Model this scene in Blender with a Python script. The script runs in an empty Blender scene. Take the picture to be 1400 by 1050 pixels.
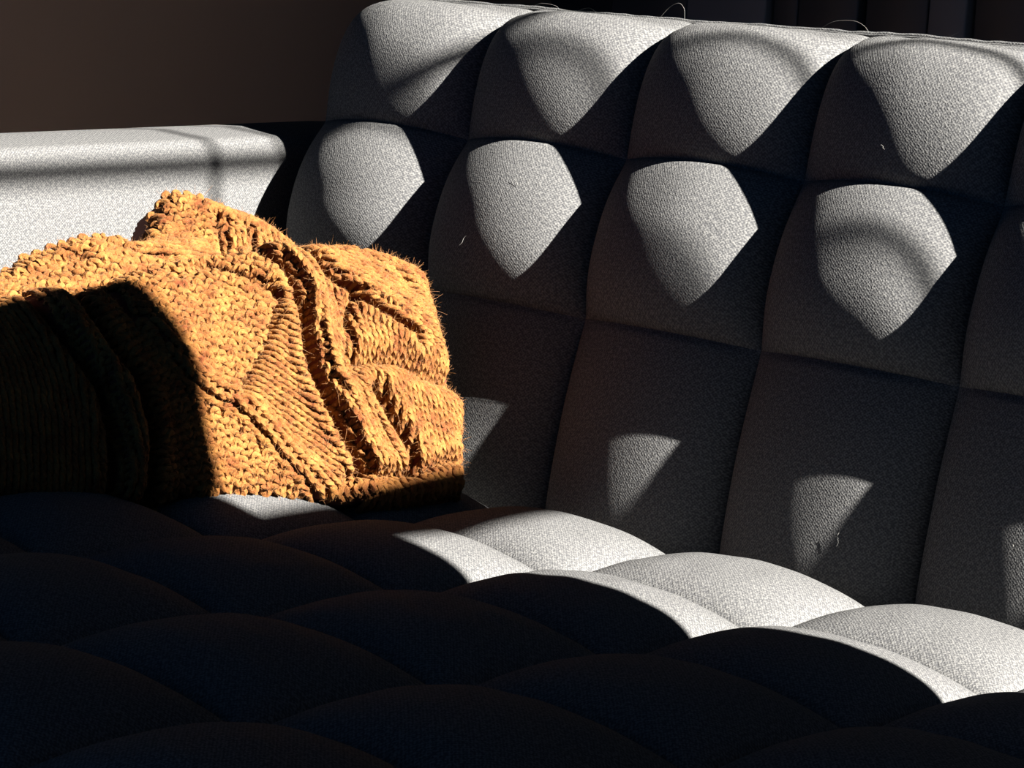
import bpy, math, random
import numpy as np
from mathutils import Matrix, Vector

C = bpy.context.scene.collection
rad = math.radians
# ---------------------------------------------------------------- frame of the sofa
# the sofa frame: x along the seat, y towards the back, z out of the seat; the seat tips back
TILT = 0.085
W = Matrix.Translation((0, 0, 0.44)) @ Matrix.Rotation(-TILT, 4, 'X')
WR = np.array(W.to_3x3()); WT = np.array(W.translation)

def to_world(P):
    return np.asarray(P, float) @ WR.T + WT

# ---------------------------------------------------------------- camera
cam_d = bpy.data.cameras.new('camera'); cam = bpy.data.objects.new('camera', cam_d); C.objects.link(cam)
cam_d.sensor_width = 36.0; cam_d.sensor_fit = 'HORIZONTAL'
cam_d.lens = 36.0 * 3305.5 / 1400.0
cam_d.clip_start = 0.05
yaw, pit, roll = 0.696, 0.1195, 0.1063
fw = Vector((-math.sin(yaw)*math.cos(pit), math.cos(yaw)*math.cos(pit), -math.sin(pit)))
rt = Vector((math.cos(yaw), math.sin(yaw), 0)); up = rt.cross(fw)
R = rt*math.cos(roll) + up*math.sin(roll); U = up*math.cos(roll) - rt*math.sin(roll)
m = Matrix((( R.x, U.x, -fw.x, 1.7949), (R.y, U.y, -fw.y, -1.7214), (R.z, U.z, -fw.z, 0.3915), (0, 0, 0, 1)))
cam.matrix_world = W @ m
bpy.context.scene.camera = cam

# ---------------------------------------------------------------- light
SUN_EL, SUN_AZ = 32.0, -5.5        # azimuth: degrees the sun stands in front of the sofa's long axis
world = bpy.data.worlds.new('world'); bpy.context.scene.world = world; world.use_nodes = True
bg = world.node_tree.nodes['Background']; bg.inputs[0].default_value = (0.09, 0.38, 1.0, 1); bg.inputs[1].default_value = 0.36
sd = bpy.data.lights.new('sun', 'SUN'); sd.energy = 43.0; sd.angle = rad(0.53); sd.color = (1.0, 0.965, 0.91)
sun = bpy.data.objects.new('sun', sd); C.objects.link(sun)
e, a = rad(SUN_EL), rad(SUN_AZ)
SDIR = Vector((math.cos(e)*math.cos(a), -math.cos(e)*math.sin(a), math.sin(e)))
sun.rotation_euler = SDIR.to_track_quat('Z', 'Y').to_euler(); sun.location = (3, 0, 3)
vs = bpy.context.scene.view_settings
bpy.context.scene.display_settings.display_device = 'sRGB'
vs.view_transform = 'Standard'; vs.look = 'None'; vs.gamma = 1.0; vs.use_curve_mapping = False
vs.exposure = 0.0

# ---------------------------------------------------------------- materials
def new_mat(name):
    mt = bpy.data.materials.new(name); mt.use_nodes = True
    nt = mt.node_tree
    return mt, nt, nt.nodes['Principled BSDF']

def node(nt, kind, **kw):
    n = nt.nodes.new(kind)
    for k, v in kw.items():
        if k in n.inputs.keys(): n.inputs[k].default_value = v
        else: setattr(n, k, v)
    return n

def fabric_material():
    mt, nt, b = new_mat('grey_tweed'); L = nt.links.new
    uv = node(nt, 'ShaderNodeUVMap')
    sc = node(nt, 'ShaderNodeVectorMath', operation='MULTIPLY'); sc.inputs[1].default_value = (1, 1, 1)
    L(uv.outputs[0], sc.inputs[0])
    # basket weave: warp and weft threads, each about 1.3 mm, with slubs
    sep = node(nt, 'ShaderNodeSeparateXYZ'); L(sc.outputs[0], sep.inputs[0])
    def mth(op, x, y=None):
        n = node(nt, 'ShaderNodeMath', operation=op)
        for i, v in enumerate((x, y)):
            if v is None: continue
            if hasattr(v, 'links'): L(v, n.inputs[i])
            else: n.inputs[i].default_value = v
        return n.outputs[0]
    k = 2*math.pi/0.0030
    wob = node(nt, 'ShaderNodeTexNoise', Scale=260.0, Detail=2.0); L(uv.outputs[0], wob.inputs['Vector'])
    wv = mth('MULTIPLY', wob.outputs[0], 3.0)
    sx = mth('SINE', mth('ADD', mth('MULTIPLY', sep.outputs[0], k), wv))
    sy = mth('SINE', mth('ADD', mth('MULTIPLY', sep.outputs[1], k), wv))
    weave = mth('MULTIPLY', sx, sy)
    nz1 = node(nt, 'ShaderNodeTexNoise', Scale=640.0, Detail=2.0, Roughness=0.6)
    st = node(nt, 'ShaderNodeVectorMath', operation='MULTIPLY'); st.inputs[1].default_value = (0.45, 1.0, 1.0)
    L(uv.outputs[0], st.inputs[0]); L(st.outputs[0], nz1.inputs['Vector'])
    nz2 = node(nt, 'ShaderNodeTexNoise', Scale=640.0, Detail=2.0, Roughness=0.6)
    st2 = node(nt, 'ShaderNodeVectorMath', operation='MULTIPLY'); st2.inputs[1].default_value = (1.0, 0.45, 1.0)
    L(uv.outputs[0], st2.inputs[0]); L(st2.outputs[0], nz2.inputs['Vector'])
    ns = mth('ADD', nz1.outputs[0], nz2.outputs[0])
    hgt = mth('ADD', mth('MULTIPLY', weave, 0.16), ns)
    bp = node(nt, 'ShaderNodeBump', Strength=FAB_BUMP, Distance=0.0014); L(hgt, bp.inputs['Height'])
    L(bp.outputs[0], b.inputs['Normal'])
    cr = node(nt, 'ShaderNodeValToRGB')
    cr.color_ramp.elements[0].position = 0.72; cr.color_ramp.elements[0].color = (0.050, 0.050, 0.051, 1)
    cr.color_ramp.elements[1].position = 1.25 if False else 1.0; cr.color_ramp.elements[1].color = (0.112, 0.110, 0.105, 1)
    L(mth('MULTIPLY', hgt, 0.82), cr.inputs[0]); L(cr.outputs[0], b.inputs['Base Color'])
    b.inputs['Roughness'].default_value = 0.9
    b.inputs['Specular IOR Level'].default_value = 0.04
    return mt
FAB_BUMP = 0.45
FAB = fabric_material()

def plain(name, col, rough=0.7, noise=0.0, scale=8.0):
    mt, nt, b = new_mat(name)
    b.inputs['Base Color'].default_value = (*col, 1); b.inputs['Roughness'].default_value = rough
    if noise:
        tc = node(nt, 'ShaderNodeTexCoord'); nz = node(nt, 'ShaderNodeTexNoise', Scale=scale, Detail=4.0)
        nt.links.new(tc.outputs['Object'], nz.inputs['Vector'])
        mx = node(nt, 'ShaderNodeValToRGB')
        mx.color_ramp.elements[0].position = .3; mx.color_ramp.elements[1].position = .7
        mx.color_ramp.elements[0].color = (*[c*(1-noise) for c in col], 1)
        mx.color_ramp.elements[1].color = (*[min(1, c*(1+noise)) for c in col], 1)
        nt.links.new(nz.outputs[0], mx.inputs[0]); nt.links.new(mx.outputs[0], b.inputs['Base Color'])
    return mt

# ---------------------------------------------------------------- mesh helpers
def mesh_obj(name, verts, faces, mat, parent=None, uvs=None, smooth=True, world=True, auto=None):
    me = bpy.data.meshes.new(name)
    V = to_world(verts) if world else np.asarray(verts, float)
    F = np.asarray(faces, np.int32) if not isinstance(faces, list) else None
    if F is not None:
        n, k = F.shape
        me.vertices.add(len(V)); me.vertices.foreach_set('co', V.astype(np.float32).ravel())
        me.loops.add(n*k); me.loops.foreach_set('vertex_index', F.ravel())
        me.polygons.add(n); me.polygons.foreach_set('loop_start', np.arange(0, n*k, k, dtype=np.int32))
        me.polygons.foreach_set('loop_total', np.full(n, k, np.int32))
        me.update(calc_edges=True)
    else:
        me.from_pydata([tuple(v) for v in V], [], faces); me.update()
    if uvs is not None:
        ul = me.uv_layers.new(name='UVMap')
        li = np.empty(len(me.loops), np.int32); me.loops.foreach_get('vertex_index', li)
        ul.data.foreach_set('uv', np.asarray(uvs, np.float32)[li].ravel())
    if smooth: me.polygons.foreach_set('use_smooth', np.ones(len(me.polygons), bool))
    me.materials.append(mat)
    o = bpy.data.objects.new(name, me); C.objects.link(o)
    if parent is not None: o.parent = parent
    return o

def grid_faces(nu, nv, off=0):
    i, j = np.meshgrid(np.arange(nu-1), np.arange(nv-1), indexing='ij')
    a = (i*nv + j).ravel() + off
    return np.stack([a, a+nv, a+nv+1, a+1], 1)

def empty(name, loc=(0, 0, 0)):
    o = bpy.data.objects.new(name, None); C.objects.link(o); o.location = loc
    o.empty_display_size = .1
    return o

def thing(o, label, cat, group=None):
    o['label'] = label; o['category'] = cat
    if group: o['group'] = group
    return o

def rbox(name, lo, hi, r, mat, parent=None, world=True, seg=4, uvs=True):
    """box with rounded edges; verts in the sofa frame when world is True"""
    import bmesh
    bm = bmesh.new(); bmesh.ops.create_cube(bm, size=1)
    lo, hi = np.array(lo, float), np.array(hi, float)
    for v in bm.verts:
        v.co = Vector((lo + hi)/2 + np.array(v.co)*(hi-lo))
    if r > 0: bmesh.ops.bevel(bm, geom=list(bm.edges), offset=r, segments=seg, profile=0.5, affect='EDGES')
    me = bpy.data.meshes.new(name)
    uvl = bm.loops.layers.uv.new('UVMap')
    for f in bm.faces:
        f.smooth = True
        n = f.normal; ax = max(range(3), key=lambda i: abs(n[i]))
        for l in f.loops:
            c = l.vert.co
            l[uvl].uv = (c[1], c[2]) if ax == 0 else ((c[0], c[2]) if ax == 1 else (c[0], c[1]))
    if world: bm.transform(W)
    bm.to_mesh(me); bm.free(); me.materials.append(mat)
    o = bpy.data.objects.new(name, me); C.objects.link(o)
    if parent is not None: o.parent = parent
    return o

rng = np.random.default_rng(5)
def snoise(u, v, seed, n=10, fmin=2, fmax=9):
    g = np.random.default_rng(seed); s = 0
    for _ in range(n):
        f = g.uniform(fmin, fmax); th = g.uniform(0, 2*math.pi); ph = g.uniform(0, 2*math.pi)
        s = s + np.sin(f*(u*math.cos(th)+v*math.sin(th)) + ph)/n**.5
    return s


# ---------------------------------------------------------------- room
def struct(o): o['kind'] = 'structure'; return o
WALL = plain('grey_plaster', (0.72, 0.47, 0.34), .9, .04, 3.0)
DARKW = plain('dark_wall_paint', (0.04, 0.038, 0.036), .9, .04, 3.0)
FLOORM = plain('oak_boards', (0.025, 0.017, 0.012), .5, .25, 5.0)
PAINT = plain('grey_paint', (0.08, 0.078, 0.076), .5)
DOORM = plain('dark_door_paint', (0.045, 0.043, 0.042), .45)
WX, YB, XL, YF, ZC = 2.30, 1.90, -1.20, -3.0, 2.80
struct(rbox('floor', (XL-.1, YF, -.06), (WX+.1, YB+.1, 0), 0, FLOORM, world=False))
struct(rbox('ceiling', (XL-.1, YF, ZC), (WX+.1, YB+.1, ZC+.1), 0, PAINT, world=False))
struct(rbox('wall_left', (XL-.1, YF, 0), (XL, YB, ZC), 0, WALL, world=False))
struct(rbox('wall_back', (XL-.1, YB, 0), (WX+.1, YB+.1, ZC), 0, DARKW, world=False))
# the wall with the window the sun comes through, and an unseen block added to shade the seat front and throw
WY0, WY1, WZ0, WZ1 = -0.45, 0.80, 0.75, 2.62
def multi(name, boxes, mat):
    V = []; F = []
    for lo, hi in boxes:
        b = len(V)
        V += [(x, y, z) for x in (lo[0], hi[0]) for y in (lo[1], hi[1]) for z in (lo[2], hi[2])]
        F += [[b+i for i in f] for f in ((0, 1, 3, 2), (4, 6, 7, 5), (0, 4, 5, 1), (2, 3, 7, 6), (0, 2, 6, 4), (1, 5, 7, 3))]
    return mesh_obj(name, V, F, mat, smooth=False, world=False)
struct(multi('wall_right_and_shade_block', [((WX, YF, 0), (WX+.1, WY0, ZC)), ((WX, WY1, 0), (WX+.1, YB, ZC)), ((WX, WY0, 0), (WX+.1, WY1, WZ0)), ((WX, WY0, WZ1), (WX+.1, WY1, ZC)),
    ((1.64, -1.22, 0), (1.74, -0.205, 1.565))], DARKW))
win = multi('window_1', [((WX+.02, WY0, WZ0), (WX+.07, WY0+.05, WZ1)), ((WX+.02, WY1-.05, WZ0), (WX+.07, WY1, WZ1)), ((WX+.02, WY0, WZ0), (WX+.07, WY1, WZ0+.05)), ((WX+.02, WY0, WZ1-.03), (WX+.07, WY1, WZ1))], PAINT)
struct(win)
for lo, hi in (((WX+.03, 0.187, WZ0), (WX+.05, 0.197, WZ1)), ((WX+.03, 0.282, WZ0), (WX+.05, 0.292, WZ1)), ((WX+.03, WY0, 2.202), (WX+.05, WY1, 2.214)),
               ((WX+.03, WY0, 1.642), (WX+.05, 0.15, 1.722))):
    multi('glazing_bar', [(lo, hi)], PAINT).parent = win
# dark folding door of upright boards on the back wall, seen in the strip above the backrest
DOORL = plain('dark_door_edge', (0.16, 0.15, 0.145), .5)
dr = struct(rbox('door_1', (-1.02, YB-.02, 0), (1.05, YB-.002, 2.4), 0, DOORM, world=False))
xs = [-1.02, -0.84, -0.66, -0.60, -0.47, -0.34, -0.26, -0.13, 0.02, 0.17, 0.32, 0.47, 0.62, 0.77, 0.92, 1.05]
for i in range(len(xs)-1):
    bo = rbox('door_board', (xs[i]+.004, YB-.045-(.012 if i % 2 else 0), 0.01), (xs[i+1]-.004, YB-.018, 2.38), .004, DOORL if i in (1, 5) else DOORM, world=False, seg=2)
    bo.parent = dr

# ---------------------------------------------------------------- sofa
PX = 0.2                        # column pitch
LEAN = 0.23                     # backrest lean in the sofa frame
ROWS = [-0.025, 0.1945, 0.3496]     # seam heights along the backrest
TOPH = 0.502
NCOL = 8
SEATY = [-0.0275, -0.2059, -0.3843, -0.5627, -0.7411, -0.92]
DLEAN = [0.10, 0.0, 0.08]        # the backrest is gently curved: lower row steeper, top row leaning more
def axes(l): return np.array([0, math.sin(l), math.cos(l)]), np.array([0, -math.cos(l), math.sin(l)])
ey, en = axes(LEAN)
RAX = [axes(LEAN-DLEAN[0]), (ey, en), axes(LEAN+DLEAN[2])]
ROR = [ROWS[1]*ey - ROWS[1]*RAX[0][0], np.zeros(3), ROWS[2]*ey - ROWS[2]*RAX[2][0]]

def pillow(u, v, top=1.0):
    """tufted square: pinched at the corners, steep side seams, shallow cross seams, fuller towards the bottom"""
    f = np.maximum(1-np.abs(u)**PE, 0)**PU
    g = np.maximum(1-np.abs(v+VA*(1-v*v))**EV, 0)**PV
    groove = 1 - .10*np.exp(-((1-np.abs(v))/.035)**2)
    return (CV*np.maximum(1-u*u, 0)*(1-g) + top*f*g)*groove

def dome(u, v, pw=0.62, pv=0.5):
    """u, v in [-1, 1]: 0 at the seams, 1 at the crown"""
    return np.maximum(1-np.abs(u)**2.2, 0)**pw * np.maximum(1-np.abs(v)**2.4, 0)**pv

sofa = empty('sofa', tuple(to_world([[.8, -.35, 0]])[0] * np.array([1, 1, 0])))
thing(sofa, 'light grey tweed sofa with square-tufted backrest and seat and a boxy armrest', 'sofa')
PAR = {}
def part(o, parent):            # parent keeping the world position
    o.parent = parent; o.matrix_parent_inverse = Matrix.Translation(-parent.location) if parent.parent is None else Matrix.Identity(4)
    return o

HB, HS = 0.066, 0.034
PU, PV, PE, CV = 0.5, 0.85, 2.0, 0.5
VA, EV = 0.08, 2.3
HROW = [0.70, 1.0, 0.86]
def roll_profile(h0):
    """side profile of the top row: straight, then bending ever more until it turns over the ridge"""
    n = 400; L0 = 0.235
    q = np.linspace(0, 1, n); x = np.clip((q-.22)/.78, 0, 1)
    ang = rad(150)*(0.35*x**2 + 0.65*x**4)
    ds = L0/(n-1)
    Hh = np.concatenate([[0], np.cumsum(np.cos(ang[1:])*ds)]); Dd = -np.concatenate([[0], np.cumsum(np.sin(ang[1:])*ds)])
    k_ = (TOPH-h0)/Hh.max()
    pick = np.unique(np.concatenate([np.arange(0, 24, 2), np.linspace(0, n-1, 60).astype(int)]))
    return q[pick]*L0*k_, h0+Hh[pick]*k_, Dd[pick]*k_, ang[pick]

def back_panel(k, r, parent):
    N = 56
    u = np.linspace(-1, 1, N); u = np.sin(u*math.pi/2)*.85 + u*.15
    x0, x1 = k*PX, (k+1)*PX
    sd = 100 + k*7 + r
    ey, en = RAX[r]; O = ROR[r]
    h0 = ROWS[r]; h1 = ROWS[r+1] if r+1 < len(ROWS) else TOPH
    if r+1 < len(ROWS):
        V = u; UU, VV = np.meshgrid(u, V, indexing='ij')
        d = HB*pillow(UU, VV, HROW[r])
        jit = 0.0006*snoise(UU, VV, sd)*dome(UU, VV, .5, .5)
        d = d + jit
        X = x0 + (UU+1)/2*PX; H = h0 + (VV+1)/2*(h1-h0)
        # seams pucker a little
        wv = np.clip(VV, -1, 1)[..., None]
        nn = en + np.where(wv > 0, (RAX[min(r+1, 2)][1]-en), (RAX[max(r-1, 0)][1]-en))*.5*np.abs(wv)**3
        P = O + X[..., None]*np.array([1, 0, 0]) + H[..., None]*ey + d[..., None]*nn
        uvv = np.stack([X, H], -1)
    else:
        # the top row climbs to the ridge and rolls over it to the welt behind
        t, Hh, Dd, PH = roll_profile(h0)
        tot = t[-1]
        UU, TT = np.meshgrid(u, t, indexing='ij')
        H = np.broadcast_to(Hh, UU.shape); D = np.broadcast_to(Dd, UU.shape); ph = np.broadcast_to(PH, UU.shape)
        nh = np.sin(ph); nd = np.cos(ph)
        vv = np.clip(TT/(tot)*2-1, -1, 1)
        fade = np.clip(ph/rad(46), 0, 1); fade = 1 - fade*fade*(3-2*fade)
        d = HB*pillow(UU, vv, HROW[r])*fade + .0035*(1-fade)*(1-np.abs(UU)**12)
        d = d + 0.0006*snoise(UU, vv, sd)*dome(UU, vv, .5, .5)
        X = x0 + (UU+1)/2*PX
        if k == 0:              # the outer corner of the cushion is rounded
            X = X + 0.02*np.clip(ph, 0, 1.5)**1.5/1.8*np.clip(-UU, 0, 1)**2
        wv = np.clip(-vv, 0, 1)[..., None]**3*.5
        P = O + X[..., None]*np.array([1, 0, 0]) + H[..., None]*ey + D[..., None]*en + d[..., None]*((nh[..., None]*ey+nd[..., None]*en)*(1-wv) + RAX[1][1]*wv)
        uvv = np.stack([X, h0+TT], -1)
    nu, nv = UU.shape
    return mesh_obj('tufted_panel', P.reshape(-1, 3), grid_faces(nu, nv), FAB, None, uvv.reshape(-1, 2))

def seat_panel(k, r):
    N = 56
    u = np.linspace(-1, 1, N); u = np.sin(u*math.pi/2)*.55 + u*.45
    UU, VV = np.meshgrid(u, u, indexing='ij')
    y1, y0 = SEATY[r], SEATY[r+1]
    sd = 500 + k*11 + r
    d = HS*dome(UU, VV, 0.55, 0.5) + 0.0005*snoise(UU*2, VV*2, sd)*dome(UU, VV, .5, .5)
    X = k*PX + (UU+1)/2*PX; Y = y0 + (VV+1)/2*(y1-y0)
    if r == 0: d = d - 0.012*np.clip(VV-.6, 0, 1)**2
    P = np.stack([X, Y, d], -1)
    return mesh_obj('tufted_panel', P.reshape(-1, 3), grid_faces(N, N), FAB, None, np.stack([X, Y], -1).reshape(-1, 2))

# backrest: the boxed core, with the tufted panels as sub-parts
def hull(name, prof, x0, x1, mat):
    """prism of a profile of sofa-frame (y, z) points between x0 and x1"""
    n = len(prof)
    v = [(x0, y, z) for y, z in prof] + [(x1, y, z) for y, z in prof]
    f = [list(range(n)), list(range(2*n-1, n-1, -1))]
    f += [[i, i+n, (i+1) % n+n, (i+1) % n] for i in range(n)]
    o = mesh_obj(name, v, f, mat, smooth=False)
    return o
def bp_(h, d):
    r = 0 if h < ROWS[1] else (1 if h < ROWS[2] else 2)
    p = ROR[r] + h*RAX[r][0] + d*RAX[r][1]; return (p[1], p[2])
prof = [bp_(-.16, -.002), bp_(ROWS[1], -.003), bp_(ROWS[2], -.003), bp_(TOPH-.04, -.002), bp_(TOPH-.022, -.012), bp_(TOPH-.008, -.034), bp_(TOPH-.004, -.06), bp_(TOPH-.012, -.085), bp_(TOPH-.03, -.15), bp_(-.16, -.15)]
backrest = part(hull('backrest', prof, 0.006, NCOL*PX, FAB), sofa)
for k in range(NCOL):
    for r in range(len(ROWS)):
        if r == 0 and k > 0 and k < NCOL: pass
        p = back_panel(k, r, backrest); p.parent = backrest
seatprof = [(.10, -.16), (.0, -.004), (-.88, -.004), (-.925, -.02), (-.93, -.16)]
seat = part(hull('seat_cushion', seatprof, 0.0, NCOL*PX, FAB), sofa)
for k in range(NCOL):
    for r in range(len(SEATY)-1):
        p = seat_panel(k, r); p.parent = seat

def build_arm(x_in, x_out, flip=1):
    import bmesh
    # cross-section of the arm is a rounded box; its top rises to the back in the sofa frame
    slope = math.tan(TILT)
    def ztop(y): return 0.3227 + 0.0885*(y-.05)
    w = x_out-x_in
    r = 0.022
    sec = []
    pts = []
    N = 8
    a0 = 0.322
    ys = np.concatenate([[-.96, -.95], np.linspace(-.93, .18, 44), [.20]])
    lower = -.2
    V = []; UVs = []
    for y in ys:
        end = max(0, 1-abs(y+.96)/.012) if y < -.945 else 0
        zt = ztop(y); 
        s = [(x_in, lower), (x_in, zt-r*3), (x_in, zt-r*1.6)]
        for i in range(N+1):
            th = math.pi/2*i/N; s.append((x_in + (x_out-x_in)/abs(w)*r*(1-math.cos(th)), zt - r + r*math.sin(th)))
        mid = (x_in+x_out)/2; s.append((mid, zt+.004))
        for i in range(N+1):
            th = math.pi/2*(1-i/N); s.append((x_out - (x_out-x_in)/abs(w)*r*(1-math.cos(th)), zt - r + r*math.sin(th)))
        s += [(x_out, zt-r*3), (x_out, lower)]
        acc = 0
        for i, (xx, zz) in enumerate(s):
            if i: acc += math.hypot(xx-s[i-1][0], zz-s[i-1][1])
            sc_ = 1-end*.02
            V.append((mid+(xx-mid)*sc_, y, zz-end*.008)); UVs.append((y, acc))
    ns = len(s); ny = len(ys)
    F = [list(map(int, f)) for f in grid_faces(ny, ns)]
    F += [list(range(ns)), list(range(ns*(ny-1), ns*ny))[::-1]]
    o = mesh_obj('armrest', V, F, FAB, None, UVs)
    return o
arm = part(build_arm(-.010, -.165), sofa)

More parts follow.
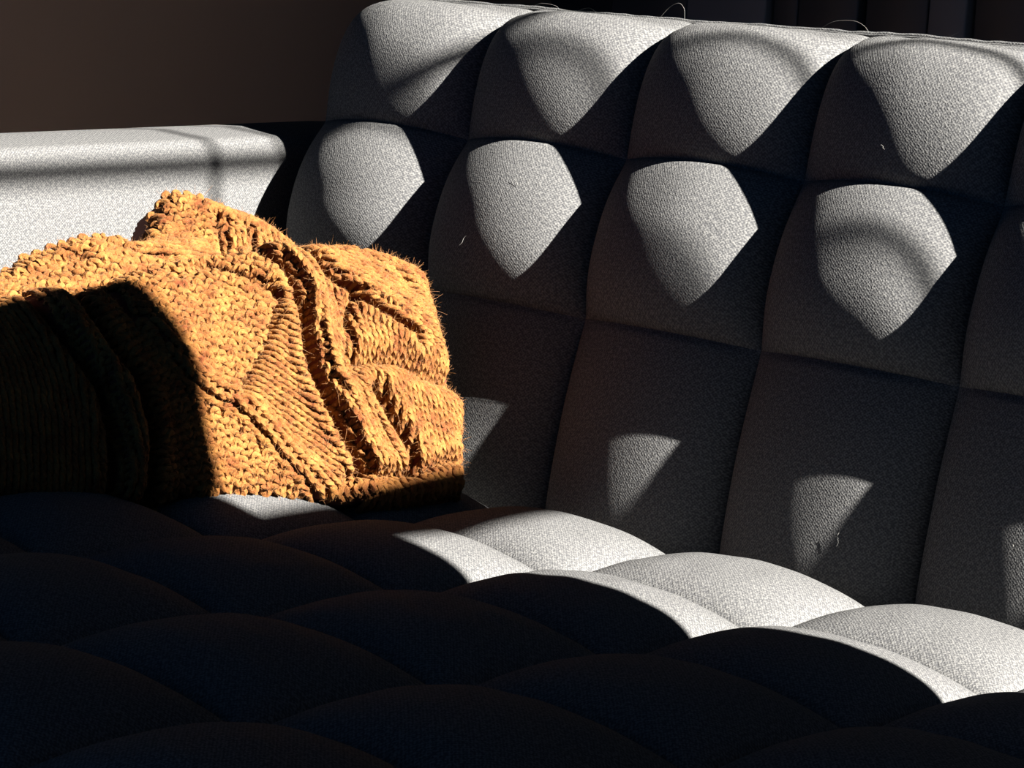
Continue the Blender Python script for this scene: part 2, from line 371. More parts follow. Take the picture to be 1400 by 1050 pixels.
THROW = {'front': {'outline': [[-0.2898, 0.1686], [-0.2582, 0.1897], [-0.2083, 0.1959], [-0.1695, 0.2067], [-0.1354, 0.2046], [-0.0999, 0.218], [-0.0758, 0.2259], [-0.0407, 0.2371],
                       [-0.0057, 0.2404], [0.0319, 0.2494], [0.0667, 0.2514], [0.1039, 0.2564], [0.1478, 0.2548], [0.1905, 0.2481], [0.206, 0.237], [0.2062, 0.2145],
                       [0.2091, 0.1894], [0.2094, 0.1685], [0.2167, 0.1479], [0.2267, 0.124], [0.2256, 0.0929], [0.2214, 0.0621], [0.222, 0.0383], [0.2098, 0.0221],
                       [0.171, 0.0147], [0.1258, 0.0154], [0.0748, 0.018], [0.0272, 0.0219], [-0.0392, 0.0231], [-0.0947, 0.0193], [-0.1591, 0.0181], [-0.2212, 0.0193],
                       [-0.2696, 0.0181], [-0.2987, 0.024]],
           'depth': [[-0.2965, 0.0327, 0.025], [-0.2262, 0.0293, 0.028], [-0.1336, 0.0292, 0.03], [-0.0353, 0.0296, 0.03], [0.0655, 0.0317, 0.036], [0.1485, 0.0336, 0.03],
                     [0.2059, 0.0341, 0.015], [-0.2945, 0.0907, 0.03], [-0.2224, 0.0922, 0.03], [-0.1293, 0.0934, 0.033], [-0.0315, 0.0947, 0.036], [0.0469, 0.094, 0.045],
                     [0.1192, 0.0958, 0.044], [0.1972, 0.1023, 0.026], [-0.2743, 0.1496, 0.016], [-0.2137, 0.1512, 0.018], [-0.151, 0.165, 0.022], [-0.0612, 0.1626, 0.042],
                     [0.0112, 0.1637, 0.048], [0.0738, 0.1656, 0.05], [0.1278, 0.1498, 0.054], [0.1907, 0.1769, 0.028], [-0.2074, 0.189, 0.008], [-0.1442, 0.2003, 0.012],
                     [-0.0935, 0.206, 0.018], [-0.0142, 0.2207, 0.026], [0.038, 0.2283, 0.036], [0.0897, 0.2319, 0.034], [0.1232, 0.2222, 0.038], [0.1893, 0.2327, 0.016]],
           'R': 0.024,
           'folds': [[[[0.0214, 0.2441], [0.0379, 0.2262], [0.0468, 0.2039], [0.0499, 0.174], [0.0526, 0.1343], [0.067, 0.0984], [0.086, 0.0646], [0.101, 0.0399]], -0.024, 0.0065],
                     [[[0.073, 0.2458], [0.0844, 0.2179], [0.103, 0.2026], [0.1262, 0.1873], [0.1525, 0.1714], [0.1663, 0.1616]], -0.017, 0.006],
                     [[[0.1237, 0.1913], [0.1388, 0.181], [0.1547, 0.1708]], -0.014, 0.005], [[[0.1056, 0.2], [0.0937, 0.1791], [0.0871, 0.142]], -0.01, 0.006],
                     [[[0.1107, 0.114], [0.135, 0.0845], [0.1517, 0.0588], [0.152, 0.0435]], -0.018, 0.007],
                     [[[0.084, 0.1333], [0.1321, 0.1388], [0.1799, 0.1321], [0.2151, 0.1276]], -0.01, 0.012],
                     [[[-0.0575, 0.2158], [-0.0225, 0.2243], [0.0096, 0.2127], [0.0314, 0.1925], [0.0252, 0.175], [-0.0102, 0.109]], -0.009, 0.006],
                     [[[-0.1399, 0.1974], [-0.1263, 0.1509], [-0.1035, 0.1137], [-0.0939, 0.0761], [-0.0971, 0.02]], -0.016, 0.007],
                     [[[-0.1801, 0.1979], [-0.1581, 0.156], [-0.1346, 0.1066], [-0.128, 0.057], [-0.1315, 0.0169]], -0.018, 0.008],
                     [[[0.0423, 0.2406], [0.0654, 0.1914], [0.068, 0.1381], [0.0885, 0.0923], [0.1175, 0.0499]], 0.012, 0.011],
                     [[[0.0781, 0.2393], [0.1121, 0.2173], [0.1683, 0.1891], [0.1953, 0.1627]], 0.008, 0.012],
                     [[[-0.0868, 0.1677], [-0.0505, 0.1202], [-0.008, 0.0975], [0.0297, 0.0555], [0.0663, 0.0248]], 0.007, 0.007],
                     [[[-0.1582, 0.1939], [-0.1393, 0.1504], [-0.1172, 0.107], [-0.11, 0.0634], [-0.1139, 0.02]], 0.008, 0.008],
                     [[[-0.0427, 0.0226], [0.0597, 0.0164], [0.1469, 0.0217], [0.2029, 0.0372]], 0.006, 0.01],
                     [[[0.0834, 0.0365], [0.1495, 0.0415], [0.2059, 0.0594]], -0.009, 0.007], [[[0.1299, 0.2423], [0.1591, 0.2356], [0.1714, 0.2134]], -0.005, 0.006]],
           'regions': [['band',
                        [[-0.0964, 0.1712], [-0.0784, 0.172], [-0.0442, 0.1294], [-0.0017, 0.1047], [0.0384, 0.064], [0.0793, 0.032], [0.0665, 0.0138], [0.0245, 0.0458],
                         [-0.0157, 0.089], [-0.0581, 0.1117]],
                        [[-0.0945, 0.1777], [-0.0504, 0.1215], [-0.008, 0.0975], [0.0297, 0.0555], [0.074, 0.0171]], 'knit', 0.0155, 0.0085],
                       ['fold',
                        [[0.0148, 0.2491], [0.0753, 0.2528], [0.0878, 0.2161], [0.1043, 0.2013], [0.0951, 0.1792], [0.0886, 0.1421], [0.112, 0.1127], [0.1364, 0.0846],
                         [0.1537, 0.0568], [0.137, 0.0303], [0.1024, 0.0334], [0.0867, 0.0646], [0.0677, 0.0985], [0.052, 0.1356], [0.0494, 0.176], [0.0444, 0.2078]],
                        [[0.0441, 0.2577], [0.067, 0.2049], [0.0687, 0.1381], [0.0964, 0.0858], [0.1329, 0.0269]], 'knit', 0.0118, 0.0072],
                       ['roll', [[0.0836, 0.0385], [0.1497, 0.0435], [0.2206, 0.0664], [0.2192, 0.0004], [0.0509, 0.001]], [[0.0314, 0.0138], [0.1327, 0.0256], [0.2247, 0.0407]],
                        'purl', 0.0125, 0.008],
                       ['upper',
                        [[0.0727, 0.256], [0.2073, 0.2538], [0.2017, 0.2114], [0.2007, 0.1629], [0.1867, 0.1555], [0.1663, 0.1616], [0.1525, 0.1714], [0.1262, 0.1873],
                         [0.1037, 0.2019], [0.0849, 0.2166]],
                        [[0.0789, 0.2462], [0.1416, 0.2154], [0.2126, 0.1772]], 'knit', 0.0118, 0.0075],
                       ['mid',
                        [[0.1043, 0.2013], [0.1262, 0.1873], [0.1525, 0.1714], [0.1663, 0.1616], [0.1869, 0.1569], [0.2007, 0.1629], [0.2151, 0.1276], [0.1797, 0.1307],
                         [0.1319, 0.1374], [0.0866, 0.1373], [0.0937, 0.1791]],
                        [[0.1446, 0.2155], [0.1439, 0.1744], [0.1438, 0.1135]], 'knit', 0.0116, 0.0075],
                       ['side',
                        [[0.0866, 0.1373], [0.1319, 0.1374], [0.1797, 0.1307], [0.2151, 0.1276], [0.2283, 0.1225], [0.2218, 0.0474], [0.1495, 0.0415], [0.1537, 0.0568],
                         [0.1364, 0.0846], [0.112, 0.1127]],
                        [[0.1489, 0.1542], [0.166, 0.1006], [0.184, 0.0205]], 'knit', 0.012, 0.0078],
                       ['mesh',
                        [[0.0309, 0.1878], [0.0444, 0.2078], [0.0506, 0.174], [0.0533, 0.1343], [0.0677, 0.0985], [0.0875, 0.0653], [0.105, 0.0367], [0.0814, 0.032],
                         [0.0384, 0.064], [-0.0017, 0.1047], [-0.0102, 0.109], [0.0252, 0.175]],
                        [[-0.0217, 0.1645], [0.0302, 0.1303], [0.1102, 0.0795]], 'knit', 0.011, 0.0072],
                       ['moss',
                        [[-0.111, 0.2143], [-0.0454, 0.2355], [0.0184, 0.2493], [0.0472, 0.2079], [0.0314, 0.1925], [0.0252, 0.175], [-0.0102, 0.109], [-0.0017, 0.1047],
                         [-0.0442, 0.1294], [-0.0784, 0.172], [-0.106, 0.1965]],
                        [[-0.0513, 0.2451], [-0.0385, 0.1671], [-0.0292, 0.09]], 'purl', 0.0125, 0.008],
                       ['moss',
                        [[-0.1246, 0.2084], [-0.0964, 0.1712], [-0.0581, 0.1117], [-0.0157, 0.089], [0.0245, 0.0458], [0.0657, 0.0074], [-0.0982, 0.0077], [-0.0932, 0.0761],
                         [-0.1035, 0.1137], [-0.1263, 0.1509], [-0.1399, 0.1974]],
                        [[-0.1181, 0.2087], [-0.069, 0.0955], [-0.0442, 0.0076]], 'purl', 0.0125, 0.008],
                       ['left',
                        [[-0.139, 0.2076], [-0.1263, 0.1509], [-0.1035, 0.1137], [-0.0932, 0.0761], [-0.0985, 0.0046], [-0.1326, 0.0047], [-0.128, 0.057], [-0.1346, 0.1066],
                         [-0.1581, 0.156], [-0.1795, 0.2055]],
                        [[-0.1636, 0.2064], [-0.1366, 0.1442], [-0.114, 0.0696], [-0.1153, 0.0047]], 'knit', 0.012, 0.0075],
                       ['left', [[-0.2996, 0.1993], [-0.1795, 0.2055], [-0.1581, 0.156], [-0.1346, 0.1066], [-0.128, 0.057], [-0.1328, 0.0017], [-0.3116, 0.0023]],
                        [[-0.2329, 0.2027], [-0.2011, 0.1296], [-0.1985, 0.0019]], 'knit', 0.012, 0.0078]]},
 'rear': {'outline': [[-0.2791, 0.1957], [-0.221, 0.2208], [-0.1811, 0.2379], [-0.1489, 0.2556], [-0.1119, 0.2732], [-0.0831, 0.2831], [-0.0597, 0.2812], [-0.0375, 0.2798],
                      [-0.0136, 0.2855], [0.0174, 0.2867], [0.026, 0.2782], [0.031, 0.2631], [0.0479, 0.2501], [0.0444, 0.2166], [-0.0516, 0.1787], [-0.1863, 0.1673],
                      [-0.2818, 0.1514]],
          'depth': [[-0.2812, 0.1644, -0.035], [-0.2471, 0.2099, -0.055], [-0.1832, 0.225, -0.052], [-0.1949, 0.1725, -0.03], [-0.1404, 0.2484, -0.056], [-0.1276, 0.2011, -0.03],
                    [-0.0837, 0.2719, -0.056], [-0.0647, 0.248, -0.042], [-0.0611, 0.1909, -0.03], [-0.0206, 0.2729, -0.058], [0.0154, 0.2751, -0.058], [-0.0068, 0.2491, -0.046],
                    [0.0238, 0.2248, -0.04]],
          'R': 0.02,
          'folds': [[[[-0.1719, 0.2298], [-0.1415, 0.24], [-0.1066, 0.2553]], -0.006, 0.008], [[[-0.0779, 0.2719], [-0.0509, 0.2633], [-0.0202, 0.2534]], -0.007, 0.007],
                    [[[-0.1156, 0.2696], [-0.0931, 0.254], [-0.0708, 0.235]], 0.006, 0.01]],
          'regions': [['mesh', [[-0.0656, 0.2931], [0.0384, 0.3], [0.0503, 0.2031], [-0.0178, 0.2411], [-0.0509, 0.2633]], [[-0.0573, 0.2697], [-0.0083, 0.2657], [0.0484, 0.255]],
                       'knit', 0.0118, 0.0078],
                      ['moss', [[-0.2784, 0.3116], [-0.041, 0.2947], [-0.0509, 0.2633], [-0.0178, 0.2411], [0.0539, 0.2032], [-0.0535, 0.1586], [-0.2886, 0.1386]],
                       [[-0.1392, 0.2681], [-0.1228, 0.2224], [-0.1025, 0.1439]], 'purl', 0.013, 0.0085]]},
 'flap': {'outline': [[-0.0227, 0.2852], [-0.016, 0.3032], [-0.002, 0.3302], [0.0066, 0.3365], [0.0206, 0.3375], [0.0424, 0.3341], [0.0634, 0.3284], [0.0846, 0.3234],
                      [0.099, 0.3164], [0.1094, 0.3063], [0.1167, 0.2966], [0.1261, 0.2849], [0.1242, 0.2546], [0.0388, 0.2396], [-0.0145, 0.2509]],
          'depth': [[-0.0126, 0.2849, -0.082], [0.0039, 0.326, -0.086], [0.0212, 0.3358, -0.09], [0.0425, 0.3081, -0.078], [0.0379, 0.2718, -0.076], [0.0841, 0.3136, -0.086],
                    [0.0907, 0.2885, -0.074], [0.1152, 0.2776, -0.08], [0.0998, 0.2521, -0.07], [0.0037, 0.2471, -0.07]],
          'R': 0.012,
          'folds': [[[[0.04, 0.3104], [0.0408, 0.2891], [0.0416, 0.2679]], -0.008, 0.006], [[[0.0673, 0.3014], [0.0703, 0.2873], [0.07, 0.2695]], -0.006, 0.005],
                    [[[0.0368, 0.3301], [0.0615, 0.3175], [0.0908, 0.3101], [0.1083, 0.2968]], -0.004, 0.006],
                    [[[0.0137, 0.3193], [0.0681, 0.3086], [0.1075, 0.2896]], 0.004, 0.01]],
          'regions': [['rim',
                       [[0.0213, 0.3447], [0.0427, 0.3377], [0.0639, 0.3335], [0.0851, 0.3278], [0.1034, 0.3218], [0.1166, 0.3024], [0.1043, 0.2944], [0.0867, 0.3077],
                        [0.0612, 0.3146], [0.0359, 0.3215]],
                       [[0.0153, 0.3357], [0.0621, 0.3233], [0.0985, 0.3113], [0.119, 0.2902]], 'knit', 0.014, 0.0085],
                      ['ribs', [[0.0372, 0.2974], [0.1204, 0.3026], [0.133, 0.2442], [0.0307, 0.2323]], [[0.0805, 0.3202], [0.0813, 0.2773], [0.0812, 0.2346]], 'knit', 0.0118,
                       0.0075],
                      ['moss', [[-0.0276, 0.3411], [0.1416, 0.3537], [0.1284, 0.2368], [-0.0378, 0.229]], [[0.0198, 0.3446], [0.0334, 0.2957], [0.0373, 0.2256]], 'purl', 0.0125,
                       0.008]]}}

# ---------------------------------------------------------------- the knitted throw
# frame of the throw, in the sofa frame: a runs along it, b up its leaning face, n out of it
T_O = np.array([.33, -.30, .0]); T_L = .43
T_A = np.array([.306, .952, 0]); T_N = np.array([.952*math.cos(T_L), -.306*math.cos(T_L), math.sin(T_L)])
T_B = np.array([-.952*math.sin(T_L), .306*math.sin(T_L), math.cos(T_L)])
STEP = 0.0012

def polyseg_dist(P, poly, closed=False):
    """distance of points P (n, 2) to a polyline, and arc length / side at the nearest point"""
    Q = np.asarray(poly); 
    if closed: Q = np.vstack([Q, Q[:1]])
    best = np.full(len(P), 9.0)
    for i in range(len(Q)-1):
        d = Q[i+1]-Q[i]; l2 = d@d
        t = np.clip(((P-Q[i])@d)/l2, 0, 1)
        dd = np.linalg.norm(P-Q[i]-t[:, None]*d, axis=1)
        best = np.minimum(best, dd)
    return best

def inside(P, poly):
    Q = np.asarray(poly); c = np.zeros(len(P), bool)
    for i in range(len(Q)):
        (x0, y0), (x1, y1) = Q[i], Q[(i+1) % len(Q)]
        m_ = (y0 > P[:, 1]) != (y1 > P[:, 1])
        xc = (x1-x0)*(P[:, 1]-y0)/(y1-y0+1e-12)+x0
        c ^= m_ & (P[:, 0] < xc)
    return c

def smooth_poly(Q, closed, n=6):
    """Catmull-Rom through the points"""
    Q = np.asarray(Q); N = len(Q); out = []
    rngi = range(N) if closed else range(N-1)
    for i in rngi:
        p1, p2 = Q[i], Q[(i+1) % N]
        p0 = Q[(i-1) % N] if closed or i > 0 else 2*p1-p2
        p3 = Q[(i+2) % N] if closed or i+2 < N else 2*p2-p1
        for k in range(n):
            t = k/n
            out.append(.5*((2*p1)+(-p0+p2)*t+(2*p0-5*p1+4*p2-p3)*t*t+(-p0+3*p1-3*p2+p3)*t**3))
    if not closed: out.append(Q[-1])
    return np.array(out)

class Layer:
    def __init__(s, data, thick):
        s.data = data
        out = smooth_poly(data['outline'], True, 4); s.out = out
        lo, hi = out.min(0)-.01, out.max(0)+.01
        s.lo = lo; s.n = np.ceil((hi-lo)/STEP).astype(int)+1
        aa = lo[0]+np.arange(s.n[0])*STEP; bb = lo[1]+np.arange(s.n[1])*STEP
        G = np.stack(np.meshgrid(aa, bb, indexing='ij'), -1).reshape(-1, 2); s.G = G
        K = np.array(data['depth']); X = K[:, :2]; m_ = len(K)
        def phi(r): return np.where(r > 1e-9, r*r*np.log(np.maximum(r, 1e-9)), 0)
        Rm = phi(np.linalg.norm(X[:, None]-X[None], axis=2)) + 2e-5*np.eye(m_)
        Pm = np.hstack([np.ones((m_, 1)), X]); M = np.block([[Rm, Pm], [Pm.T, np.zeros((3, 3))]])
        w = np.linalg.solve(M, np.concatenate([K[:, 2], np.zeros(3)]))
        D = np.hstack([np.ones((len(G), 1)), G])@w[m_:]
        for i in range(m_): D += w[i]*phi(np.linalg.norm(G-X[i], axis=1))
        # a wandering, hand-made line for every crease
        wob = .0012*snoise(G[:, 0]*60, G[:, 1]*60, 3, fmin=.6, fmax=2.5); GW = G + np.stack([wob, -wob], 1)
        for pl_, amt, hw in data['folds']:
            if amt < 0: amt, hw = amt*1.75, hw*.8
            d = polyseg_dist(GW, smooth_poly(pl_, False, 5))
            if amt < 0:   # creases are sharp at the bottom with rounded lips
                D += amt*np.exp(-(d/hw)**1.35) + .22*abs(amt)*np.exp(-((d-2.0*hw)/(1.1*hw))**2)
            else: D += amt*np.exp(-(d/hw)**2)
        D += .0016*snoise(G[:, 0]*40, G[:, 1]*40, 8, fmin=.5, fmax=2.2)
        e_ = polyseg_dist(G, out, True); ins = inside(G, out); e_ = np.where(ins, e_, -e_)
        s.e = e_.reshape(s.n)
        Rr = data['R']; q = np.clip(1-np.clip(e_, 0, Rr)/Rr, 0, 1)
        D = D - Rr*1.15*(1-np.sqrt(np.clip(1-q*q, 0, 1)))
        D = np.where(ins, D, D - 0.004)
        s.D = D.reshape(s.n); s.thick = thick
        ga, gb = np.gradient(s.D, STEP); s.ga, s.gb = ga, gb

    def sample(s, F, P):
        x = (P[:, 0]-s.lo[0])/STEP; y = (P[:, 1]-s.lo[1])/STEP
        x = np.clip(x, 0, s.n[0]-1.001); y = np.clip(y, 0, s.n[1]-1.001)
        i = x.astype(int); j = y.astype(int); fx, fy = x-i, y-j
        return F[i, j]*(1-fx)*(1-fy)+F[i+1, j]*fx*(1-fy)+F[i, j+1]*(1-fx)*fy+F[i+1, j+1]*fx*fy

    def point(s, P, h):
        D = s.sample(s.D, P); ga = np.clip(s.sample(s.ga, P), -2.5, 2.5); gb = np.clip(s.sample(s.gb, P), -2.5, 2.5)
        n = T_N[None] - ga[:, None]*T_A - gb[:, None]*T_B; n /= np.linalg.norm(n, axis=1)[:, None]
        X = T_O + P[:, :1]*T_A + P[:, 1:]*T_B + D[:, None]*T_N
        return X + n*h[:, None], n

    def body(s, parent):
        """closed cloth body under the stitches"""
        k = 2; e_ = s.e[::k, ::k]; D = s.D[::k, ::k]; nu, nv = D.shape
        G = s.G.reshape(*s.n, 2)[::k, ::k]
        keep = e_ > 0.0002
        fq = keep[:-1, :-1] & keep[1:, :-1] & keep[1:, 1:] & keep[:-1, 1:]
        idx = np.arange(nu*nv).reshape(nu, nv)
        a, b, c, d = idx[:-1, :-1][fq], idx[1:, :-1][fq], idx[1:, 1:][fq], idx[:-1, 1:][fq]
        F = np.stack([a, b, c, d], 1)
        off = nu*nv
        back = np.minimum(D-.004, (D.max()-s.thick) + 0*D)
        top = (T_O + G[..., :1]*T_A + G[..., 1:]*T_B + (D-.0036)[..., None]*T_N).reshape(-1, 3)
        bot = (T_O + G[..., :1]*T_A + G[..., 1:]*T_B + back[..., None]*T_N).reshape(-1, 3)
        # rim
        E = np.concatenate([F[:, [0, 1]], F[:, [1, 2]], F[:, [2, 3]], F[:, [3, 0]]])
        key = np.sort(E, 1); _, inv, cnt = np.unique(key, axis=0, return_inverse=True, return_counts=True)
        rim = E[cnt[inv.ravel()] == 1]
        side = np.stack([rim[:, 1], rim[:, 0], rim[:, 0]+off, rim[:, 1]+off], 1)
        FF = np.vstack([F, F[:, ::-1]+off, side])
        V = np.vstack([top, bot])
        used = np.unique(FF); rm = np.zeros(len(V), int); rm[used] = np.arange(len(used))
        return V[used], rm[FF]

    def stitches(s, reg, done, seed):
        """centre lines of the courses of one knitted region -> list of (n, 3) sofa-frame polylines + normals"""
        name, poly, guide, kind, w, c = reg; w, c = w*.92, c*.92
        poly = np.array(poly); g = smooth_poly(guide, False, 8)
        seg = np.linalg.norm(np.diff(g, axis=0), axis=1); L_ = np.concatenate([[0], np.cumsum(seg)])
        tan = np.gradient(g, L_, axis=0); tan /= np.linalg.norm(tan, axis=1)[:, None]
        def to_ab(S, T):        # S along the wale, T across
            # extrapolate past the ends
            gx = np.interp(S, L_, g[:, 0]) + np.where(S < 0, S*tan[0, 0], 0) + np.where(S > L_[-1], (S-L_[-1])*tan[-1, 0], 0)
            gy = np.interp(S, L_, g[:, 1]) + np.where(S < 0, S*tan[0, 1], 0) + np.where(S > L_[-1], (S-L_[-1])*tan[-1, 1], 0)
            tx = np.interp(S, L_, tan[:, 0]); ty = np.interp(S, L_, tan[:, 1]); l = np.hypot(tx, ty)
            return np.stack([gx + T*(-ty/l), gy + T*(tx/l)], -1)
        ext = .25; n1 = int((L_[-1]+2*ext)/c); n2 = int(.6/w)
        jj, ii = np.meshgrid(np.arange(n1), np.arange(n2), indexing='ij')
        S0 = -ext + jj*c; T0 = (ii-n2/2)*w
        Pc = to_ab(S0.ravel(), (T0+w/2).ravel())
        ok = inside(Pc, poly) & (s.sample(s.e, Pc) > .0004)
        for q in done: ok &= ~inside(Pc, q)
        ok = ok.reshape(n1, n2)
        runs = []
        r_ = np.random.default_rng(seed); NS = 18
        tau = np.arange(NS)/NS*2*math.pi
        sg = 1.0 if kind == 'knit' else -1.0
        for j in range(n1):
            row = np.flatnonzero(ok[j])
            if not len(row): continue
            for grp in np.split(row, np.flatnonzero(np.diff(row) > 1)+1):
                i0, m_ = grp[0], len(grp)
                tt = np.tile(tau, m_); st = np.repeat(np.arange(m_), NS)
                tt = np.append(tt, 0.0); st = np.append(st, m_)
                js = r_.normal(0, .05, m_+1); jh = r_.normal(0, .10, m_+1); jz = r_.normal(0, .16, m_+1)
                # jitter changes smoothly from stitch to stitch
                f = tt/(2*math.pi); lerp = lambda q: q[st]*(1-f)+q[np.minimum(st+1, m_)]*f
                X = (i0-n2/2+st+tt/(2*math.pi))*w + .15*w*np.sin(2*tt) + w*lerp(js)
                Y = -ext + j*c - sg*0 + .92*c*(1+lerp(jh))*(-np.cos(tt))*-1 + c*.10*lerp(js)
                Z = sg*(-np.cos(2*tt))*.0017*(1+lerp(jz))
                if sg < 0: Z = Z*1.25
                P = to_ab(Y, X)
                runs.append((P, Z))
        return runs, poly

def knit_mesh(layer, runs, ry, sides=8):
    VV, FF, UV, base = [], [], [], 0
    ang = np.arange(sides)/sides*2*math.pi
    tips = []
    for P, Z in runs:
        X, n = layer.point(P, Z)
        if len(X) < 8: continue
        T = np.gradient(X, axis=0); T /= np.linalg.norm(T, axis=1)[:, None]+1e-12
        B = np.cross(T, n); B /= np.linalg.norm(B, axis=1)[:, None]+1e-12
        N2 = np.cross(B, T)
        L_ = np.concatenate([[0], np.cumsum(np.linalg.norm(np.diff(X, axis=0), axis=1))])
        rr = ry*(1+.10*np.sin(L_*420+len(VV)))
        rr[0] *= .55; rr[-1] *= .55
        # the plies make three shallow lobes that wind along the yarn
        lob = 1+.10*np.cos(3*(ang[None]-L_[:, None]*260))
        ring = X[:, None] + (rr[:, None]*lob)[..., None]*(np.cos(ang)[None, :, None]*B[:, None]+np.sin(ang)[None, :, None]*N2[:, None])
        m_ = len(X); VV.append(ring.reshape(-1, 3))
        i, j = np.meshgrid(np.arange(m_-1), np.arange(sides), indexing='ij')
        a = (i*sides+j).ravel()+base; b = (i*sides+(j+1) % sides).ravel()+base
        FF.append(np.stack([a, a+sides, b+sides, b], 1)[:, ::-1])
        UV.append(np.stack([np.repeat(L_, sides), np.tile(ang/(2*math.pi), m_)], 1))
        tips.append((X, n, B, T))
        base += m_*sides
    return np.vstack(VV), np.vstack(FF), np.vstack(UV), tips

def yarn_material():
    mt, nt, b = new_mat('rust_wool'); L = nt.links.new
    uv = node(nt, 'ShaderNodeUVMap'); sep = node(nt, 'ShaderNodeSeparateXYZ'); L(uv.outputs[0], sep.inputs[0])
    def mth(op, *xs):
        n = node(nt, 'ShaderNodeMath', operation=op)
        for i, v in enumerate(xs):
            if hasattr(v, 'links'): L(v, n.inputs[i])
            else: n.inputs[i].default_value = v
        return n.outputs[0]
    tw = mth('ADD', mth('MULTIPLY', sep.outputs[0], 900.0), mth('MULTIPLY', sep.outputs[1], -6*math.pi))
    ply = mth('ABSOLUTE', mth('SINE', mth('MULTIPLY', tw, 0.5)))
    geo = node(nt, 'ShaderNodeNewGeometry')
    fib = node(nt, 'ShaderNodeTexNoise', Scale=900.0, Detail=2.0); L(geo.outputs['Position'], fib.inputs['Vector'])
    cmb = mth('ADD', ply, mth('MULTIPLY', fib.outputs[0], 0.8))
    bp = node(nt, 'ShaderNodeBump', Strength=1.0, Distance=0.0009); L(cmb, bp.inputs['Height']); L(bp.outputs[0], b.inputs['Normal'])
    big = node(nt, 'ShaderNodeTexNoise', Scale=60.0, Detail=3.0); L(geo.outputs['Position'], big.inputs['Vector'])
    v = mth('ADD', mth('MULTIPLY', big.outputs[0], .9), mth('MULTIPLY', fib.outputs[0], .45))
    cr = node(nt, 'ShaderNodeValToRGB'); el = cr.color_ramp.elements
    el[0].position = .45; el[0].color = (.068, .0125, .0012, 1)
    el[1].position = .85; el[1].color = (.192, .080, .0165, 1)
    L(v, cr.inputs[0]); L(cr.outputs[0], b.inputs['Base Color'])
    b.inputs['Roughness'].default_value = .85; b.inputs['Specular IOR Level'].default_value = .2
    b.inputs['Sheen Weight'].default_value = .08; b.inputs['Sheen Tint'].default_value = (1, .6, .25, 1)
    return mt
YARN = yarn_material()
HAIR, nt_, b_ = new_mat('wool_fibre')
b_.inputs['Base Color'].default_value = (.18, .073, .0155, 1); b_.inputs['Roughness'].default_value = .6
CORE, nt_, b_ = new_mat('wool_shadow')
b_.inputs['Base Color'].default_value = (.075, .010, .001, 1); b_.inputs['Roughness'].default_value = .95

throw = empty('knitted_throw', tuple(to_world([[.25, -.28, 0.01]])[0]))
thing(throw, 'chunky rust orange knitted throw heaped in the corner against the armrest', 'throw')
def child(o, parent, inv=None):
    o.parent = parent; o.matrix_parent_inverse = Matrix.Translation(-throw.location) if parent is throw else Matrix.Identity(4)
    return o
all_tips = []
for lname, pname, thick, pull in (('front', 'front_bundle', .085, 0), ('rear', 'rear_fold', .05, 0), ('flap', 'top_flap', .095, 0)):
    lay = Layer(THROW[lname], thick)
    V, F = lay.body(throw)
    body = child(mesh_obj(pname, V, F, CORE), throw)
    done = []
    for q, reg in enumerate(THROW[lname]['regions']):
        runs, poly = lay.stitches(reg, done, 50+q)
        done.append(poly)
        if not runs: continue
        V, F, UV, tips = knit_mesh(lay, runs, .0025 if reg[4] < .0122 else .0028)
        o = mesh_obj('knitted_section', V, F, YARN, body, UV)
        o['kind'] = 'stuff'
        all_tips += tips
# loose wool fibres standing off the yarn
rf = np.random.default_rng(77)
TX = np.vstack([t[0] for t in all_tips]); TN = np.vstack([t[1] for t in all_tips]); TB = np.vstack([t[2] for t in all_tips]); TT_ = np.vstack([t[3] for t in all_tips])
NH = 60000
sel = rf.integers(0, len(TX), NH)
an = rf.uniform(-1.3, 1.3, NH)
dirn = np.cos(an)[:, None]*TN[sel] + np.sin(an)[:, None]*TB[sel]
root = TX[sel] + dirn*.0024
dirn = dirn + TT_[sel]*rf.normal(0, 1.2, NH)[:, None] + rf.normal(0, .35, (NH, 3)); dirn /= np.linalg.norm(dirn, axis=1)[:, None]
ln = np.minimum(rf.gamma(2.4, .0011, NH), .008)[:, None]
curl = rf.normal(0, 1, (NH, 3))*ln*.5
K = 5
pts = np.stack([root + dirn*ln*(k/(K-1)) + curl*(k/(K-1))**2 for k in range(K)], 1)
hc = bpy.data.hair_curves.new('wool_fuzz'); hc.add_curves([K]*NH)
hc.attributes['position'].data.foreach_set('vector', to_world(pts.reshape(-1, 3)).astype(np.float32).ravel())
ra = hc.attributes.get('radius') or hc.attributes.new('radius', 'FLOAT', 'POINT')
ra.data.foreach_set('value', np.tile(np.linspace(.00011, .00004, K), NH).astype(np.float32))
hc.materials.append(HAIR)
fz = bpy.data.objects.new('wool_fuzz', hc); C.objects.link(fz); child(fz, throw); fz['kind'] = 'stuff'

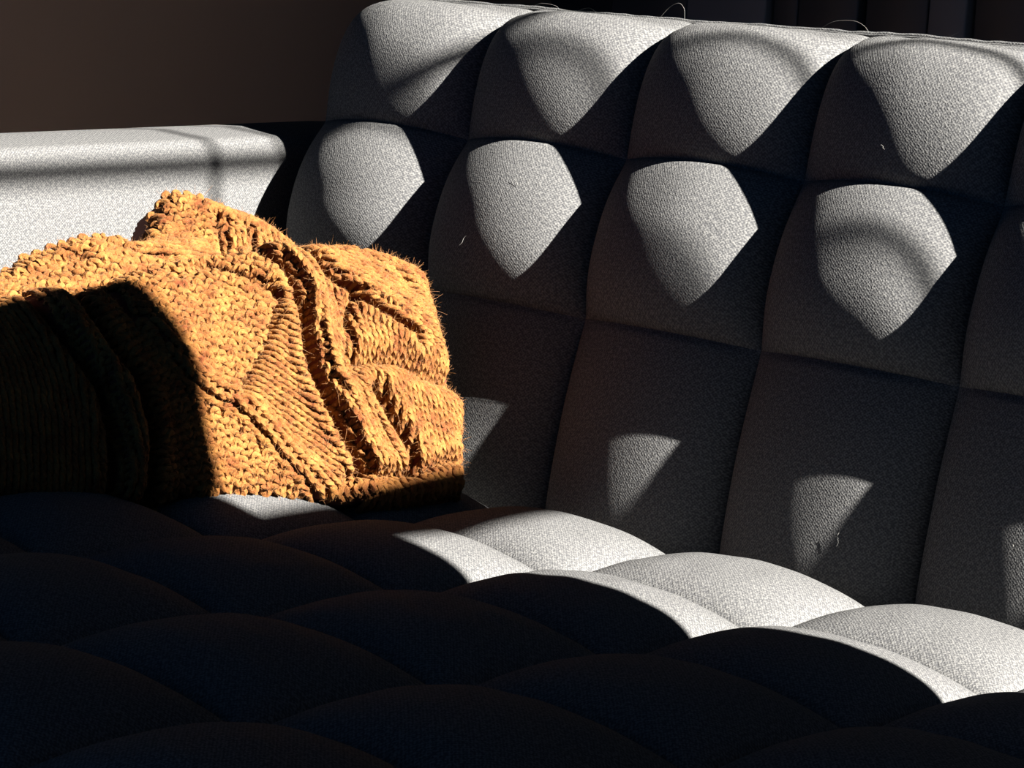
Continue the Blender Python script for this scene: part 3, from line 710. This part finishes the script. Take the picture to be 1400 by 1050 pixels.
# ---------------------------------------------------------------- welt along the ridge of the backrest, lint on the cloth
def tube_obj(name, P, r, mat, parent=None, sides=8):
    P = np.asarray(P, float); T = np.gradient(P, axis=0); T /= np.linalg.norm(T, axis=1)[:, None]
    ref = np.array([0, 0, 1.]) if abs(T[0][2]) < .9 else np.array([1., 0, 0])
    B = np.cross(T, ref); B /= np.linalg.norm(B, axis=1)[:, None]; N = np.cross(B, T)
    an = np.arange(sides)/sides*2*math.pi; r = np.broadcast_to(np.asarray(r, float), (len(P),))
    V = P[:, None] + r[:, None, None]*(np.cos(an)[None, :, None]*B[:, None]+np.sin(an)[None, :, None]*N[:, None])
    i, j = np.meshgrid(np.arange(len(P)-1), np.arange(sides), indexing='ij')
    a = (i*sides+j).ravel(); b = (i*sides+(j+1) % sides).ravel()
    L_ = np.concatenate([[0], np.cumsum(np.linalg.norm(np.diff(P, axis=0), axis=1))])
    uv = np.stack([np.repeat(L_, sides), np.tile(an*.003, len(P))], 1)
    return mesh_obj(name, V.reshape(-1, 3), np.stack([a, a+sides, b+sides, b], 1)[:, ::-1], mat, parent, uv)

tq, Hq, Dq, Aq = roll_profile(ROWS[2])
def ridge(angle, out):
    i = int(np.argmin(np.abs(Aq-rad(angle)))); ey_, en_ = RAX[2]
    nrm = math.sin(Aq[i])*ey_ + math.cos(Aq[i])*en_
    return ROR[2] + Hq[i]*ey_ + Dq[i]*en_ + nrm*out
xs_ = np.linspace(0.03, NCOL*PX, 260)
wv_ = .0010*snoise(xs_*9, xs_*0, 41) + .0004*snoise(xs_*40, xs_*0, 42)
base = ridge(88, .0052)
P = np.stack([xs_, base[1]+0*xs_, base[2]+wv_], 1)
tube_obj('welt', P, .0024, FAB, backrest)
base2 = ridge(80, .0030)
P = np.stack([xs_, base2[1]+0*xs_, base2[2]+wv_*.8], 1)
tube_obj('welt_seam', P, .0014, FAB, backrest)

LINT, nt_, b_ = new_mat('pale_lint')
b_.inputs['Base Color'].default_value = (.16, .155, .14, 1); b_.inputs['Roughness'].default_value = .5
def lint(x, base_, pts_):
    q = smooth_poly([(p[0], p[1]) for p in pts_], False, 6)
    return np.stack([x+q[:, 0], base_[1]+0*q[:, 0]-.002, base_[2]+.003+q[:, 1]], 1)
top = ridge(90, .004)
for x, pts_ in ((0.355, [(0, 0), (.010, .010), (.020, .014), (.027, .009), (.029, 0)]),
                (0.54, [(0, 0), (.014, .0075), (.034, .0095), (.046, .006), (.053, 0)]),
                (0.665, [(0, -.002), (.010, .001), (.020, .006)]), (0.19, [(0, -.001), (.012, .004), (.030, .003), (.038, -.001)]),
                (0.25, [(0, -.001), (.014, .003), (.026, -.001)])):
    tube_obj('lint_fibre', lint(x, top, pts_), .00012, LINT, backrest, 4)
def on_back(r, x, h, d): return ROR[r] + np.array([x, 0, 0]) + h*RAX[r][0] + d*RAX[r][1]
for r, x, h, dx, dh in ((0, .235, .165, .003, .014), (0, .74, .045, .001, .012), (0, .90, .075, .003, .006), (1, .28, .235, .007, .010), (1, .33, .30, -.004, .006), (2, .70, .375, .006, -.004), (2, .07, .46, .01, .003)):
    u_ = ((x % PX)/PX)*2-1; h0 = ROWS[r]; h1 = ROWS[r+1] if r < 2 else TOPH
    d0 = float(HB*pillow(np.array([u_]), np.array([(h-h0)/(h1-h0)*2-1]), HROW[r])[0])
    P = np.array([on_back(r, x+dx*t+.001*math.sin(6*t), h+dh*t, d0+.002+.001*t) for t in np.linspace(0, 1, 7)])
    tube_obj('lint_fibre', P, .00018, LINT, backrest, 4)
